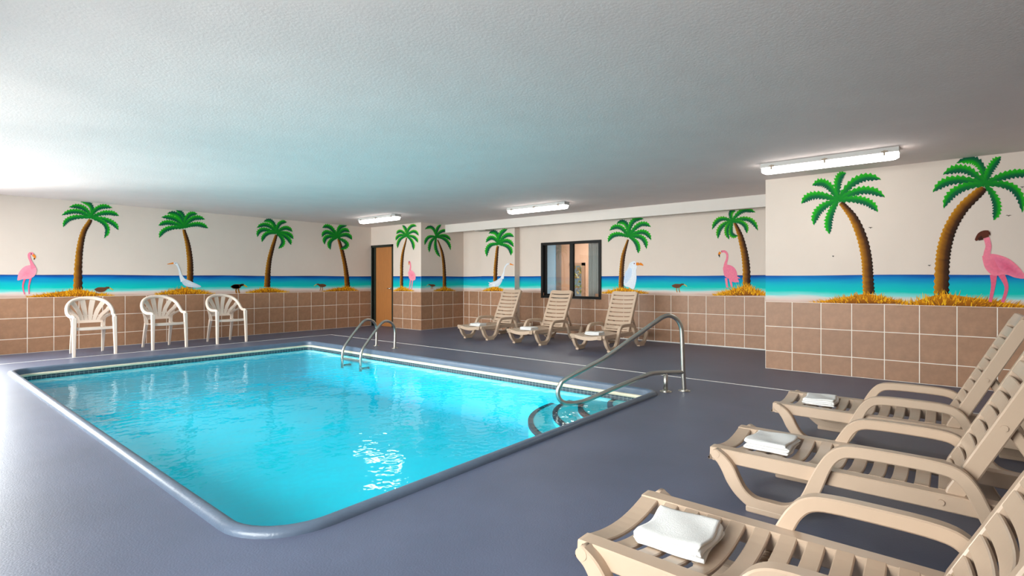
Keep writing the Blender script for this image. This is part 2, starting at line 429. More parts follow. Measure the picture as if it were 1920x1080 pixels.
# ------------------------------------------------------------------ wall tiles (each a piece of its wall)
TP, G = .33, .0065
tile_cache = {}
def tile_mesh(w, h):
    key = (round(w, 3), round(h, 3))
    if key not in tile_cache:
        d, c = .009, .003
        a, b = w/2, h/2
        r0 = [(-a,0,-b),(a,0,-b),(a,0,b),(-a,0,b)]
        r1 = [(x,-(d-c),z) for x, _, z in r0]
        r2 = [(x-math.copysign(c,x),-d,z-math.copysign(c,z)) for x, _, z in r0]
        m = MB().loft([r0, r1, r2], True, False); m.f.append([8,9,10,11]); m.sm.append(False); m.mi.append(0)
        tile_cache[key] = m.mesh('tile', M['tile'])
    return tile_cache[key]
ROWS = [(.57, .90), (.24, .57), (.0, .24)]
def tile_wall(parent, axis, const, joints, hole=None):
    # tiles stand proud of the wall towards the room (-x for walls at x = const, -y for y = const)
    for a, b in zip(joints[:-1], joints[1:]):
        lo, hi = min(a, b), max(a, b)
        for z0, z1 in ROWS:
            l2, h2, zz1 = lo, hi, z1
            if hole and l2 < hole[1] and h2 > hole[0] and z1 > hole[2]:
                if z0 >= hole[2]: 
                    if l2 >= hole[0] and h2 <= hole[1]: continue
                    if l2 < hole[0]: h2 = hole[0]
                    else: l2 = hole[1]
                elif l2 >= hole[0]-.02 and h2 <= hole[1]+.02: zz1 = hole[2]
            w, h = h2-l2-G, zz1-z0-G
            if w < .02: continue
            o = link('tile', tile_mesh(w, h), parent)
            c = (l2+h2)/2; zc = (z0+zz1)/2
            if axis == 'x': o.location = (const, c, zc); o.rotation_euler = (0, 0, -PI/2)
            else: o.location = (c, const, zc)
def grout(parent, axis, const, a, b):
    if axis == 'x': MB().box((const-.0072, a, 0), (const+.001, b, ZT)).build('grout_bed', M['grout'], parent)
    else: MB().box((a, const-.0072, 0), (b, const+.001, ZT)).build('grout_bed', M['grout'], parent)
def joints(start, stop, first):
    step = TP if stop > start else -TP
    out = [start]; q = first
    while (q < stop - .02) if step > 0 else (q > stop + .02):
        out.append(q); q += step
    out.append(stop); return out
grout(w_left, 'y', YA, 1.05, XD); tile_wall(w_left, 'y', YA, joints(1.055, XD-.01, 1.22))
grout(w_door, 'x', XD, YR, DY0-.04); tile_wall(w_door, 'x', XD, [YR-.008, 9.90, 10.235, DY0-.045])
grout(w_ret, 'y', YR, XD, XW); tile_wall(w_ret, 'y', YR, [XD-.005, 8.53, 8.86, 9.20, XW-.01])
grout(w_win, 'x', XW, PIL1, YR); tile_wall(w_win, 'x', XW, [YR-.012, 9.36, 9.03, PIL1])
grout(w_pil, 'x', XPIL, PIL0, PIL1); tile_wall(w_pil, 'x', XPIL, [PIL1, 8.46, 8.13, 7.80, PIL0])
MB().box((XW-.0072, YB, 0), (XW+.001, WY0, ZT)).box((XW-.0072, WY1, 0), (XW+.001, PIL0, ZT)).box((XW-.0072, WY0, 0), (XW+.001, WY1, WZ0)).build('grout_bed', M['grout'], w_win)
jj = [YB] + [2.39+TP*i for i in range(0, 17)]
jj = [q for q in jj if q < PIL0-.05] + [PIL0]
tile_wall(w_win, 'x', XW, jj, hole=(WY0, WY1, WZ0))
grout(w_right, 'x', XB, Y_REAR, YB); tile_wall(w_right, 'x', XB, joints(YB, -1.9, 1.58))

# ------------------------------------------------------------------ the window into the next room
wf = MB()
fw_, xo = .055, XW-.03
wf.box((xo, WY0, WZ0), (XW+.09, WY0+fw_, WZ1)).box((xo, WY1-fw_, WZ0), (XW+.09, WY1, WZ1))
wf.box((xo, WY0+fw_, WZ0), (XW+.09, WY1-fw_, WZ0+fw_)).box((xo, WY0+fw_, WZ1-fw_), (XW+.09, WY1-fw_, WZ1))
win1 = wf.build('window_1', M['black'], kind='structure', label='black framed sliding window between the far palms')
ym = 6.28
MB().box((XW-.012, ym-.045, WZ0+fw_), (XW+.06, ym+.04, WZ1-fw_)).build('mullion', M['black'], win1)
MB().box((XW+.05, WY1-fw_-.05, WZ0+fw_), (XW+.075, WY1-fw_, WZ1-fw_)).box((XW+.05, ym+.04, WZ0+fw_), (XW+.075, WY1-fw_-.05, WZ0+fw_+.04)).build('sash', M['black'], win1)
for a, b, x in ((WY0+fw_, ym-.045, XW+.03), (ym+.04, WY1-fw_, XW+.06)):
    MB().box((x, a, WZ0+fw_), (x+.006, b, WZ1-fw_)).build('pane', M['glass'], win1)
# the room beyond, laid out along the sight lines through the panes
yb = lambda u, X=12.6: on_x(u, 520, X).y
oy0, oy1 = yb(1092), yb(1074)
wall('wall_lobby', [((12.6, 2.5, 0), (12.7, oy0, 2.6)), ((12.6, oy1, 0), (12.7, 12, 2.6)), ((12.6, oy0, 1.58), (12.7, oy1, 2.6)), ((XW+T, 12, 0), (12.7, 12.1, 2.6)), ((XW+T, 2.5, 0), (12.7, 2.6, 2.6))], 'peach painted wall of the room beyond the window', 'peach')
wall('floor_lobby', [((XW+T, 2.5, -.05), (12.7, 12.1, 0))], 'brown floor of the room beyond the window', 'lobby_floor')
wall('ceiling_lobby', [((XW+T, 2.5, 2.6), (12.7, 12.1, 2.7))], 'ceiling of the room beyond the window', 'ceiling')
MB().box((12.5, yb(1043), 0), (12.6, yb(1028), 2.5)).build('trim_5', M['blue_panel'], kind='structure', label='pale blue panel seen through the left window pane')
MB().box((12.53, yb(1050, 12.53), 0), (12.6, yb(1043.5, 12.53), 2.6)).build('trim_6', M['grey_column'], kind='structure', label='grey column right of the blue panel seen through the window')
MB().box((12.55, oy0-.10, 0), (12.6, oy0, 1.66)).box((12.55, oy0-.1, 1.58), (12.6, oy1+.1, 1.66)).build('trim_7', M['lobby_floor'], kind='structure', label='brown frame around the far doorway seen through the window')
cu = MB(); N = 40
y0c, y1c = yb(1126, 10.02), yb(1104, 10.02)
pr = [(10.02+.03*math.sin(i*1.1), y0c+(y1c-y0c)*i/N) for i in range(N+1)]
cu.loft([[(x, y, .0) for x, y in pr] + [(x+.01, y, .0) for x, y in pr[::-1]], [(x, y, 2.59) for x, y in pr] + [(x+.01, y, 2.59) for x, y in pr[::-1]]], True, True, True)
cu.build('curtain', M['grey_curtain'], label='grey curtain hanging behind the right window pane', cat='curtain')
sh = MB()
for i in range(700):
    c = Vector((13.3+random.random()*.7, oy0-.3+random.random()*1.5, random.random()*2.2)); d = Vector((random.gauss(0,1), random.gauss(0,1), random.gauss(0,1))).normalized()*.07
    q = d.cross(Vector((random.gauss(0,1), random.gauss(0,1), 1))).normalized()*.03
    sh.cur = 1 if random.random() < .5 else 0
    sh.add([c-d, c+q, c+d, c-q], [(0,1,2,3)])
sr = thing('shrub', 'leafy shrub outdoors seen through the window and the far doorway', 'shrub', (13.65, 6.9, 0))
so = sh.build('foliage', [M['leaf'], M['leaf_y']], sr, loc=(-13.65, -6.9, 0)); so['kind'] = 'stuff'
MB().cyl((0,0,0), (0,0,1.2), .03).build('stem', M['wood'], sr)
wall('ground_outside', [((12.7, 2, -.06), (18, 12, 0))], 'paving outside beyond the far doorway', 'lobby_floor')
L = bpy.data.lights.new('lobby_lamp', 'AREA'); L.size = 1.5; L.energy = 430; L.color = (1, .95, .88)
o = bpy.data.objects.new('lobby_lamp', L); COL.objects.link(o); o.location = (11.2, 7.2, 2.58)
L = bpy.data.lights.new('yard_daylight', 'AREA'); L.size = 3; L.energy = 1500
o = bpy.data.objects.new('yard_daylight', L); COL.objects.link(o); o.location = (14.5, 7, 4); 

# ------------------------------------------------------------------ the door
df = MB().box((XD-.012, DY0-.05, 0), (XD+.1, DY0, DZ+.01)).box((XD-.012, DY1, 0), (XD+.1, DY1+.045, DZ+.01)).box((XD-.012, DY0-.05, DZ-.045), (XD+.1, DY1+.045, DZ+.01))
df.box((XD+.03, DY1-.1, 0), (XD+.1, DY1, DZ))
door = df.build('door_1', M['frame_dark'], kind='structure', label='brown wooden door in a dark green metal frame')
leaf = MB().box((XD+.04, DY0, .008), (XD+.085, DY1-.1, DZ-.05)).build('door_leaf', M['wood'], door)
hd = MB().cyl((XD+.04, DY0+.07, .97), (XD-.0, DY0+.07, .97), .026).cyl((XD+.0, DY0+.07, .97), (XD-.012, DY0+.07, .97), .012).cyl((XD-.01, DY0+.06, .97), (XD-.01, DY0+.18, .97), .010)
hd.build('handle', M['chrome'], leaf, label='chrome lever handle')

# ------------------------------------------------------------------ mural
def lerp(a, b, t): return tuple(a[i]+(b[i]-a[i])*t for i in range(3))
C = lambda r, g, b: srgb(r, g, b)[:3]
WALLS = {'left': (w_left, 'y', YA), 'door': (w_door, 'x', XD), 'pier': (w_ret, 'y', YR), 'pil': (w_pil, 'x', XPIL), 'win': (w_win, 'x', XW), 'right': (w_right, 'x', XB)}
def W3(wname, u, v, off):
    _, ax, c = WALLS[wname]
    p = on_x(u, v, c) if ax == 'x' else on_y(u, v, c)
    if ax == 'x': p.x -= off
    else: p.y -= off
    return p
def sea(wname, a, b, z1=1.27):
    par, ax, c = WALLS[wname]; d = .0012
    N = 60; lo = []; hi = []
    for i in range(N+1):
        q = a+(b-a)*i/N; zz = z1+.004*math.sin(q*3.1)
        lo.append((c-d, q, ZT) if ax == 'x' else (q, c-d, ZT)); hi.append((c-d, q, zz) if ax == 'x' else (q, c-d, zz))
    MB().loft([lo, hi] if ax == 'y' else [lo, hi], False).build('painted_sea', M['sea'], par, label='painted turquoise sea and sand band of the mural')
sea('left', 1.05, XD-.001, 1.275); sea('door', YR+.001, DY0-.05, 1.27); sea('pier', XD+.001, XW-.001, 1.27)
sea('win', PIL1, YR-.001); sea('pil', PIL0, PIL1); sea('win', YB, WY0, 1.265); sea('win', WY1, PIL0, 1.27); sea('right', Y_REAR, YB, 1.25)

def v2(p): return Vector((p[0], p[1]))
def bez(a, b, c, t): return a*(1-t)**2 + b*2*t*(1-t) + c*t*t
def frond_geo(mb, wname, base, ctrl, tip, wid, off, rng):
    # one painted leaf: serrated blade, bright on its upper side, blue-green along the lower edge
    N = 22; A, Mid, Cc = v2(base), v2(ctrl), v2(tip)
    B = Mid*2 - (A+Cc)*.5                # the leaf passes through the middle point
    B = B.lerp(Mid, .5)
    up_c, mid_c, lo_c = C(8,148,26), C(0,122,34), C(0,76,62)
    hi_c = rng[2]
    pts = []; cols = []
    for i in range(N+1):
        t = i/N; p = bez(A, B, Cc, t); d = (bez(A, B, Cc, min(t+.02, 1)) - bez(A, B, Cc, max(t-.02, 0)))
        d.normalize(); nn = Vector((d.y, -d.x))
        if i == 0: flip_ = nn.y > 0 if abs(nn.y) > .25 else nn.x*d.y < 0
        if flip_: nn = -nn            # nn points to the upper side of the leaf
        w = wid*(.24 + .68*math.sin(PI*(.10+t*.72)))*(1-.9*max(0, (t-.8)/.2)**1.5)
        j1 = w*(.72 + .50*(i % 2) + .12*rng[0].random()); j2 = w*(.62 + .46*((i+1) % 2) + .12*rng[0].random())
        if i == N: j1 = j2 = wid*.03
        dn = d*wid*.30*(1-t*.8)
        pts += [p + nn*j1 + dn*(i % 2), p + nn*w*.34, p - nn*w*.12, p - nn*j2 + dn*((i+1) % 2)]
        k_ = min(1, t*2.4)
        cols += [lerp(mid_c, hi_c, k_), lerp(mid_c, up_c, k_), lerp(mid_c, lo_c, k_*.55), lerp(mid_c, lo_c, k_)]
    V = [W3(wname, q.x, q.y, off) for q in pts]
    Fc = [(4*i+j, 4*i+j+1, 4*i+4+j+1, 4*i+4+j) for i in range(N) for j in range(3)]
    mb.add(V, Fc, False, cols)
def ribbon(mb, wname, pts, off, cl, cm, cr, serr=0.0, n=6, rr=None):
    # pts: (u, v, width); colours across left, middle, right
    P = spline([(a, b, c) for a, b, c in pts], n); V = []; cols = []
    for i, p in enumerate(P):
        a = P[max(i-1, 0)]; b = P[min(i+1, len(P)-1)]; d = Vector((b.x-a.x, b.y-a.y)).normalized(); nn = Vector((d.y, -d.x))
        if nn.x > 0 and abs(nn.x) > .02: nn = -nn
        w = p.z/2; j = w*(1+serr*((i % 2)*2-1)); j2 = w*(1+serr*(((i+1) % 2)*2-1))
        q = Vector((p.x, p.y)); g = (rr.random()*.25-.12) if rr else 0
        V += [q+nn*j, q+nn*w*.45, q-nn*w*.35, q-nn*j2]
        cols += [cl, lerp(cl, cm, .70+g), lerp(cm, cr, .72+g), cr]
    mb.add([W3(wname, q.x, q.y, off) for q in V], [(4*i+j, 4*i+j+1, 4*i+5+j, 4*i+4+j) for i in range(len(P)-1) for j in range(3)], False, cols)
def blob(mb, wname, outline, off, col, col2=None):
    P = spline(list(outline)+[outline[0]], 5)[:-1]; cen = Vector((sum(p[0] for p in P)/len(P), sum(p[1] for p in P)/len(P)))
    cols = [col] + [col2 or col]*len(P)
    V = [W3(wname, cen.x, cen.y, off)] + [W3(wname, p[0], p[1], off) for p in P]
    mb.add(V, [(0, i+1, (i+1) % len(P)+1) for i in range(len(P))], False, cols)
def stroke(mb, wname, pts, off, col, n=5): ribbon(mb, wname, pts, off, col, col, col, 0, n)

def palm(wname, z0, crown, fronds, trunk, mound, label, wid, hi=(44,176,30), flip=False):
    ox, oy, s = z0; Z = lambda p: (ox+p[0]/s, oy+p[1]/s)
    par = WALLS[wname][0]; r = random.Random(len(label)+int(crown[0]))
    mb = MB()
    gold, brown, dark = C(196,134,20), C(112,60,18), C(24,13,6)
    cl, cr = (dark, gold) if flip else (gold, dark)
    trunk = [(crown[0]*.6+trunk[0][0]*.4, crown[1]*.6+trunk[0][1]*.4, trunk[0][2]*.85)] + trunk
    ribbon(mb, wname, [Z(p)+(p[2]/s,) for p in trunk], .0020, cl, brown, cr, .10, 10, r)
    po = mb.build('painted_palm', M['mural'], par, label=label)
    for i, (tip, ctrl) in enumerate(fronds):
        fm = MB(); frond_geo(fm, wname, Z(crown), Z(ctrl), Z(tip), wid/s, .0026+.00012*i, (r, 0, C(*hi)))
        fm.build('frond', M['mural'], po)
    x0, x1, xp, yp, yb = mound; gm = MB()
    # underpaint and tufts of dry grass
    top = []; N = 26
    for i in range(N+1):
        x = x0+(x1-x0)*i/N
        t = (x-x0)/(xp-x0) if x < xp else (x1-x)/(x1-xp)
        top.append((x, yb-(yb-yp)*.86*max(0, t)**.85))
    g1, g2, g3, g4 = C(196,120,2), C(226,156,8), C(118,62,4), C(240,188,34)
    gm.add([W3(wname, *Z(p), .0034) for p in top] + [W3(wname, *Z((p[0], yb)), .0034) for p in top], [(i, i+1, N+2+i, N+1+i) for i in range(N)], False, [g1]*(N+1)+[g3]*(N+1))
    L_ = (yb-yp)
    for i in range(300):
        x = x0+(x1-x0)*r.random(); t = (x-x0)/(xp-x0) if x < xp else (x1-x)/(x1-xp)
        hgt = (yb-yp)*.9*max(0, t)**.85; y = yb-hgt*r.random()**.7
        a = -PI/2 + (x-xp)/(x1-x0)*2.0 + r.gauss(0, .35); ln = L_*(.20+.22*r.random())
        tip = (x+math.cos(a)*ln*1.3, min(y+math.sin(a)*ln, yb)); px, py = -math.sin(a)*L_*.042, math.cos(a)*L_*.042
        base = min(y+L_*.06, yb); c = r.choice([g1, g2, g3, g2, g1, g4])
        off = .0036+.0000035*i
        gm.add([W3(wname, *Z((x+px, base+py*.2)), off), W3(wname, *Z((x-px, base-py*.2)), off), W3(wname, *Z(tip), off)], [(0, 1, 2)], False, [c, c, lerp(c, g4, .4)])
    go = gm.build('grass_mound', M['mural'], po)
    return po
Z1, Z2, Z3, Z4, Z5, Z6 = (0, 340, 3.0), (400, 380, 3.375), (640, 380, 4.154), (780, 360, 3.375), (1120, 360, 3.375), (1400, 260, 3.177)
palm('left', Z1, (512,205), [((452,114),(520,130)),((388,146),(470,140)),((347,192),(430,160)),((357,258),(390,200)),((632,150),(550,140)),((668,195),(600,170)),((664,275),(625,220)),((585,320),(612,245))],
     [(503,228,26),(470,285,32),(450,370,38),(440,480,44),(438,618,54)], (150,640,440,600,652), 'painted palm beside the pink flamingo at the left end of the wall', 15)
palm('left', Z1, (1035,262), [((990,163),(1035,190)),((940,180),(1010,185)),((907,203),(990,205)),((892,250),(950,225)),((897,318),(930,262)),((1110,185),(1055,185)),((1152,215),(1085,200)),((1170,265),(1110,235))],
     [(1037,285,20),(1055,350,28),(1067,430,33),(1070,500,35),(1066,600,37)], (875,1205,1040,590,638), 'painted palm behind the white egret above the middle chair', 15)
palm('left', Z2, (400,195), [((318,120),(375,110)),((275,160),(340,130)),((280,218),(300,160)),((308,250),(330,190)),((465,125),(415,125)),((500,185),(455,150)),((505,230),(470,190)),((490,268),(470,215)),((410,290),(452,245))],
     [(395,215,20),(375,280,26),(355,360,30),(345,440,34),(340,535,40)], (210,480,345,530,572), 'painted palm with nine fronds to the right of the chairs', 15)
palm('left', Z2, (785,222), [((690,160),(740,145)),((688,218),(715,175)),((705,265),(708,210)),((742,297),(730,245)),((845,148),(795,150)),((862,188),(820,165)),((876,235),(845,195)),((800,295),(862,265))],
     [(795,240,18),(815,310,24),(832,390,26),(842,460,30),(848,535,34)], (690,915,850,525,563), 'painted palm with a curling frond next to the door', 15)
palm('door', Z3, (508,262), [((475,176),(508,210)),((430,245),(462,212)),((425,295),(450,248)),((440,355),(448,285)),((588,185),(535,178)),((603,258),(565,212)),((597,312),(570,262)),((562,370),(558,300))],
     [(505,290,11),(482,380,20),(472,460,24),(470,560,24),(470,665,26)], (410,560,470,650,690), 'painted palm just right of the brown door', 14, (110,180,30))
palm('pier', Z3, (740,270), [((650,208),(712,180)),((778,172),(742,205)),((650,330),(672,262)),((685,388),(690,305)),((770,425),(728,350)),((830,222),(775,218)),((852,295),(805,250)),((850,370),(822,285))],
     [(762,320,12),(785,390,20),(797,470,24),(802,560,26),(803,662,28)], (725,880,803,652,690), 'painted palm on the shaded wall beyond the door', 14)
palm('pil', Z4, (525,332), [((460,262),(515,250)),((443,320),(482,278)),((450,410),(455,335)),((580,237),(530,262)),((620,285),(570,265)),((618,348),(580,300)),((600,402),(595,345))],
     [(515,358,18),(508,430,22),(503,500,24),(502,600,25)], (425,560,500,593,628), 'painted palm behind the white egret on the pilaster', 15)
palm('win', Z5, (200,285), [((122,200),(185,185)),((78,245),(140,208)),((70,318),(105,260)),((293,172),(215,178)),((338,222),(270,192)),((340,305),(295,240)),((310,360),(292,280)),((258,388),(255,320))],
     [(187,325,16),(165,400,26),(155,480,29),(152,550,31),(150,615,33)], (35,320,150,597,643), 'painted palm in front of the white bird, right of the window', 17)
palm('win', Z5, (855,188), [((875,122),(838,125)),((728,238),(770,160)),((765,295),(775,215)),((835,300),(812,230)),((890,275),(840,275)),((1000,130),(915,108)),((1015,245),(965,160)),((945,262),(935,195))],
     [(874,205,20),(905,280,36),(930,380,44),(943,480,48),(945,605,50)], (740,1062,950,580,656), 'painted palm with a thick leaning trunk behind the standing flamingo', 17, (90,180,25))
palm('right', Z6, (545,370), [((592,208),(540,235)),((392,280),(475,255)),((328,388),(400,325)),((402,515),(425,415)),((495,568),(485,470)),((800,245),(660,225)),((823,350),(700,292)),((780,437),(705,360))],
     [(580,402,36),(640,480,52),(690,600,62),(715,720,64),(722,820,66),(728,925,70)], (385,960,720,912,983), 'large painted palm leaning left under the nearest ceiling light', 26)
palm('right', Z6, (1420,275), [((1250,145),(1385,115)),((1170,215),(1300,165)),((1110,320),(1220,232)),((1175,415),(1240,295)),((1515,108),(1450,175)),((1720,215),(1570,205)),((1640,440),(1610,280)),((1470,485),(1500,385))],
     [(1392,312,56),(1290,410,68),(1220,520,76),(1180,640,84),(1165,760,86),(1160,925,90)], (900,1720,1160,908,1008), 'large painted palm next to the big flamingo at the right', 28)

PK, PK2, PKD = C(236,128,150), C(222,98,128), C(190,70,100)
WH, WH2, OR, BK = C(226,230,236), C(190,205,222), C(222,126,28), C(25,15,12)
def bird(wname, z0, name, label, parts):
    ox, oy, s = z0; mb = MB(); o = .0050
    for kind, pts, *cols in parts:
        if kind == 'b': blob(mb, wname, [(ox+x/s, oy+y/s) for x, y in pts], o, cols[0], cols[1] if len(cols) > 1 else None)
        else: stroke(mb, wname, [(ox+x/s, oy+y/s, w/s) for x, y, w in pts], o, cols[0])
        o += .00012
    return mb.build(name, M['mural'], WALLS[wname][0], label=label)
bird('left', Z1, 'painted_flamingo', 'pale pink flamingo painted at the far left of the wall', [
    ('s', [(140,545,12),(128,590,8),(138,636,7)], PK2), ('s', [(172,545,12),(162,590,8),(164,634,7)], PK2),
    ('b', [(98,545),(108,510),(140,478),(185,472),(206,495),(195,530),(165,548),(130,550),(100,558)], PK, C(240,150,168)),
    ('s', [(188,490,30),(175,455,15),(164,430,13),(164,412,16),(175,405,16),(186,412,12)], PK), ('s', [(184,414,14),(195,424,12),(192,440,4)], OR), ('s', [(193,432,8),(191,441,3)], BK), ('s', [(174,408,4),(178,410,4)], BK)])
bird('left', Z1, 'painted_egret', 'long-necked white egret painted above the middle chair', [
    ('s', [(978,460,10),(940,466,3)], OR), ('b', [(1015,545),(1045,550),(1085,568),(1130,590),(1110,598),(1060,594),(1030,580)], WH, WH2),
    ('s', [(1030,560,30),(1016,530,16),(1010,505,11),(1000,478,10),(988,461,14),(976,460,9)], WH), ('s', [(986,460,4),(990,461,4)], BK)])
def small_bird(wname, z0, x, y, s, d, label, legs=True):
    br, yl, lg = C(98,58,34), C(214,170,40), C(176,112,30); q = lambda a, b: (x+a*s*d, y+b*s)
    P = []
    if legs:
        P += [('s', [q(-4,6)+(6*s,), q(-10,20)+(5*s,), q(-6,38)+(5*s,)], lg), ('s', [q(6,6)+(6*s,), q(5,20)+(5*s,), q(10,38)+(5*s,)], lg)]
    P += [('b', [q(-40,-2), q(-20,-12), q(10,-12), q(24,-8), q(14,6), q(-8,12), q(-28,8)], br, C(104,66,44)), ('s', [q(10,-4)+(12*s,), q(24,-10)+(11*s,), q(34,-10)+(9*s,)], br), ('s', [q(36,-9)+(6*s,), q(54,2)+(3*s,)], yl)]
    bird(wname, z0, 'painted_wader', label, P)
small_bird('left', Z1, 1335, 594, 1.0, 1, 'small brown wading bird painted above the third chair')
small_bird('left', Z1, 575, 610, 1.15, 1, 'brown bird crouching in the dry grass above the first chair', False)
small_bird('left', Z2, 155, 530, 1.1, 1, 'small brown wading bird left of the nine-frond palm')
small_bird('left', Z2, 682, 525, .85, -1, 'small brown wading bird facing left, near the door')
small_bird('pier', Z3, 704, 645, .75, -1, 'tiny brown wading bird on the shaded wall beyond the door')
small_bird('win', Z5, 512, 595, 1.05, 1, 'small brown wading bird walking between the two palms on the window wall')
bird('door', Z3, 'painted_flamingo', 'slim pink flamingo painted beside the door', [
    ('s', [(540,600,9),(530,680,6)], PK), ('s', [(556,600,9),(548,680,6)], PK),
    ('b', [(520,545),(535,525),(560,535),(578,565),(576,600),(550,606),(530,590)], PK, C(240,150,168)), ('s', [(536,530,14),(540,500,9),(537,470,9),(530,458,11),(527,470,8)], PK), ('s', [(528,464,8),(527,485,4)], OR)])
bird('pil', Z4, 'painted_egret', 'white egret painted on the pilaster facing right', [
    ('s', [(594,455,10),(620,463,3)], OR), ('b', [(552,535),(545,565),(525,595),(495,600),(462,592),(470,575),(505,562),(530,545)], WH, WH2),
    ('s', [(545,548,22),(556,510,9),(562,480,8),(578,457,9),(592,455,9)], WH), ('s', [(500,588,14),(458,570,2)], WH), ('s', [(500,592,14),(460,600,2)], WH)])
bird('win', Z5, 'painted_white_bird', 'large white bird with an orange beak painted right of the window', [
    ('b', [(205,450),(235,438),(252,460),(246,500),(248,550),(232,612),(205,605),(170,590),(172,540),(190,490)], WH, C(218,226,236)),
    ('b', [(178,505),(205,480),(220,495),(212,540),(180,580),(170,550)], C(190,208,232), C(200,216,236)), ('s', [(246,456,18),(275,456,16),(292,466,3)], OR), ('s', [(231,453,7),(238,453,7)], C(140,20,20))])
bird('win', Z5, 'painted_flamingo', 'pink flamingo standing by the leaning palm on the window wall', [
    ('s', [(815,545,16),(822,605,11)], PK), ('s', [(840,548,16),(852,600,11)], PK),
    ('b', [(795,480),(815,460),(855,470),(880,500),(888,545),(895,568),(860,570),(830,548),(805,530)], PK, C(232,120,150)), ('s', [(885,540,12),(904,546,2)], PK), ('s', [(880,560,14),(896,572,2)], PK),
    ('s', [(812,490,34),(812,455,18),(822,420,13),(820,390,13),(803,376,15),(786,378,16)], PK), ('s', [(778,380,16),(769,396,12)], OR), ('s', [(770,396,10),(774,413,3)], BK), ('s', [(784,376,4),(789,377,4)], BK)])
bird('right', Z6, 'painted_flamingo', 'large deep pink flamingo with a brown head at the right', [
    ('s', [(1470,810,44),(1468,880,26),(1450,972,20)], PK2), ('s', [(1515,805,40),(1548,885,24),(1524,975,20)], PK2),
    ('b', [(1402,700),(1430,690),(1480,688),(1560,715),(1625,770),(1660,830),(1600,828),(1540,808),(1470,815),(1420,770)], PK2, PK), ('b', [(1470,705),(1540,718),(1600,765),(1655,832),(1590,815),(1510,780)], C(214,88,122), C(230,120,150)),
    ('s', [(1432,720,58),(1432,680,40),(1440,640,36),(1428,590,36)], PK), ('s', [(1452,566,34),(1420,568,44),(1390,580,40),(1362,606,12)], C(92,44,30)), ('s', [(1405,590,26),(1380,600,16)], C(60,30,22))])
for i, (x, y, w) in enumerate([(738,532,22),(1560,460,32),(1088,757,18),(515,702,12),(1640,290,24)]):
    bird('right', Z6, 'painted_gull', None, [('s', [(x-w/2,y-2,1.5),(x-w/5,y-4,3),(x,y+1,4),(x+w/5,y-4,3),(x+w/2,y-3,1.5)], BK)])

# ------------------------------------------------------------------ ceiling lights
def fixture(loc, label, box_end):
    t = thing('ceiling_light', label, 'light fixture', loc, 0, 'fluorescent ceiling lights')
    Lh = .645
    def prof_(w0, w1, z0, z1, y): return [(-w0, y, z1), (w0, y, z1), (w1, y, z0), (-w1, y, z0)]
    hb = MB().loft([prof_(.066, .090, -.052, 0, y) for y in (-Lh-.004, Lh+.004)], True, True)
    hb.build('housing', M['fixture'], t)
    def dp(y, k_): return [(-.080*k_, y, -.0525), (.080*k_, y, -.0525), (.082*k_, y, -.070), (.066*k_, y, -.0525-.055*k_), (.03*k_, y, -.0525-.064*k_), (-.03*k_, y, -.0525-.064*k_), (-.066*k_, y, -.0525-.055*k_), (-.082*k_, y, -.070)]
    MB().loft([dp(-Lh, .72), dp(-Lh+.03, .96), dp(-Lh+.06, 1), dp(Lh-.06, 1), dp(Lh-.03, .96), dp(Lh, .72)], True, True, False).build('diffuser', M['tube'], t, label='glowing white diffuser')
    for y in (-.53, 0, .53):
        for s_ in (-1, 1):
            MB().box((s_*.090-.004, y-.009, -.082), (s_*.090+.004, y+.009, -.03)).box((s_*.086-.012, y-.026, -.046), (s_*.086+.012, y+.026, -.036)).build('latch', M['latch'], t)
    if box_end:
        MB().box((-.082, -Lh-.012, -.050), (.060, -Lh+.13, -.001)).build('junction_box', mat('galvanised', (.4,.39,.38,1), .5, metal=.4, var=.2, vscale=30), t)
    return t
fixture((6.84, 9.37, ZC), 'small fluorescent ceiling light nearest the brown door', True)
fixture((7.62, 5.74, ZC), 'middle fluorescent ceiling light, in front of the dropped beam', True)
fixture((6.63, 1.035, ZC), 'large bright fluorescent ceiling light above the right wall palms', False)

# ------------------------------------------------------------------ steel rails
lad = thing('pool_ladder', 'stainless steel pool ladder at the far side of the water', 'ladder', (5.70, 7.675, 0))
pr = [(5.735,0,0),(5.742,0,.157),(5.74,0,.33),(5.69,0,.425),(5.63,0,.468),(5.56,0,.483),(5.49,0,.468),(5.43,0,.425),(5.31,0,.305),(5.14,0,.115),(5.075,0,.025),(5.05,0,-.07),(5.045,0,-.17),(5.045,0,-.24),(5.045,0,-.31)]
for y in (.265, -.265):
    MB().tube(spline([(x-5.70, y, z) for x, _, z in pr], 5), .0225, 12).build('rail', M['steel'], lad)
    MB().cyl((.036, y, 0), (.036, y, .006), .058, 20).cyl((.036, y, .006), (.036, y, .016), .036, 20, .028).build('base_plate', M['steel'], lad)
for y in (.265, -.265):
    MB().cyl((-.655, y, -.27), (5.2055-5.70, y, -.27), .02, 12).build('wall_bumper', M['steel'], lad)
for z in (-.15,):
    MB().cbox((-.70, -.255, z-.012), (-.60, .255, z+.012), .004).build('tread', M['steel'], lad)
P0, DD = (5.535, 2.182), (-.90, .76)
hr = thing('pool_handrail', 'stainless steel handrail angled into the corner steps of the pool', 'handrail', (P0[0], P0[1], 0))
def hp(a, b):
    return on_plane(1020+a/5.4, 570+b/5.4, P0, DD) - Vector((P0[0], P0[1], 0))
up_ = [(1420,870),(1408,650),(1396,300),(1380,215),(1340,150),(1272,117),(1200,133),(1130,180),(860,372),(600,555),(230,755),(165,820),(140,890),(155,958),(205,998),(300,1003),(420,978),(560,920),(800,815),(1000,735),(1090,705),(1170,697),(1300,693),(1405,690)]
pts = [hp(*q) for q in up_]; pts[0].z = 0
MB().tube(spline(pts, 5), .0235, 14).build('rail', M['steel'], hr)
b1 = hp(1232, 870); b1.z = 0; b1t = hp(1236, 700)
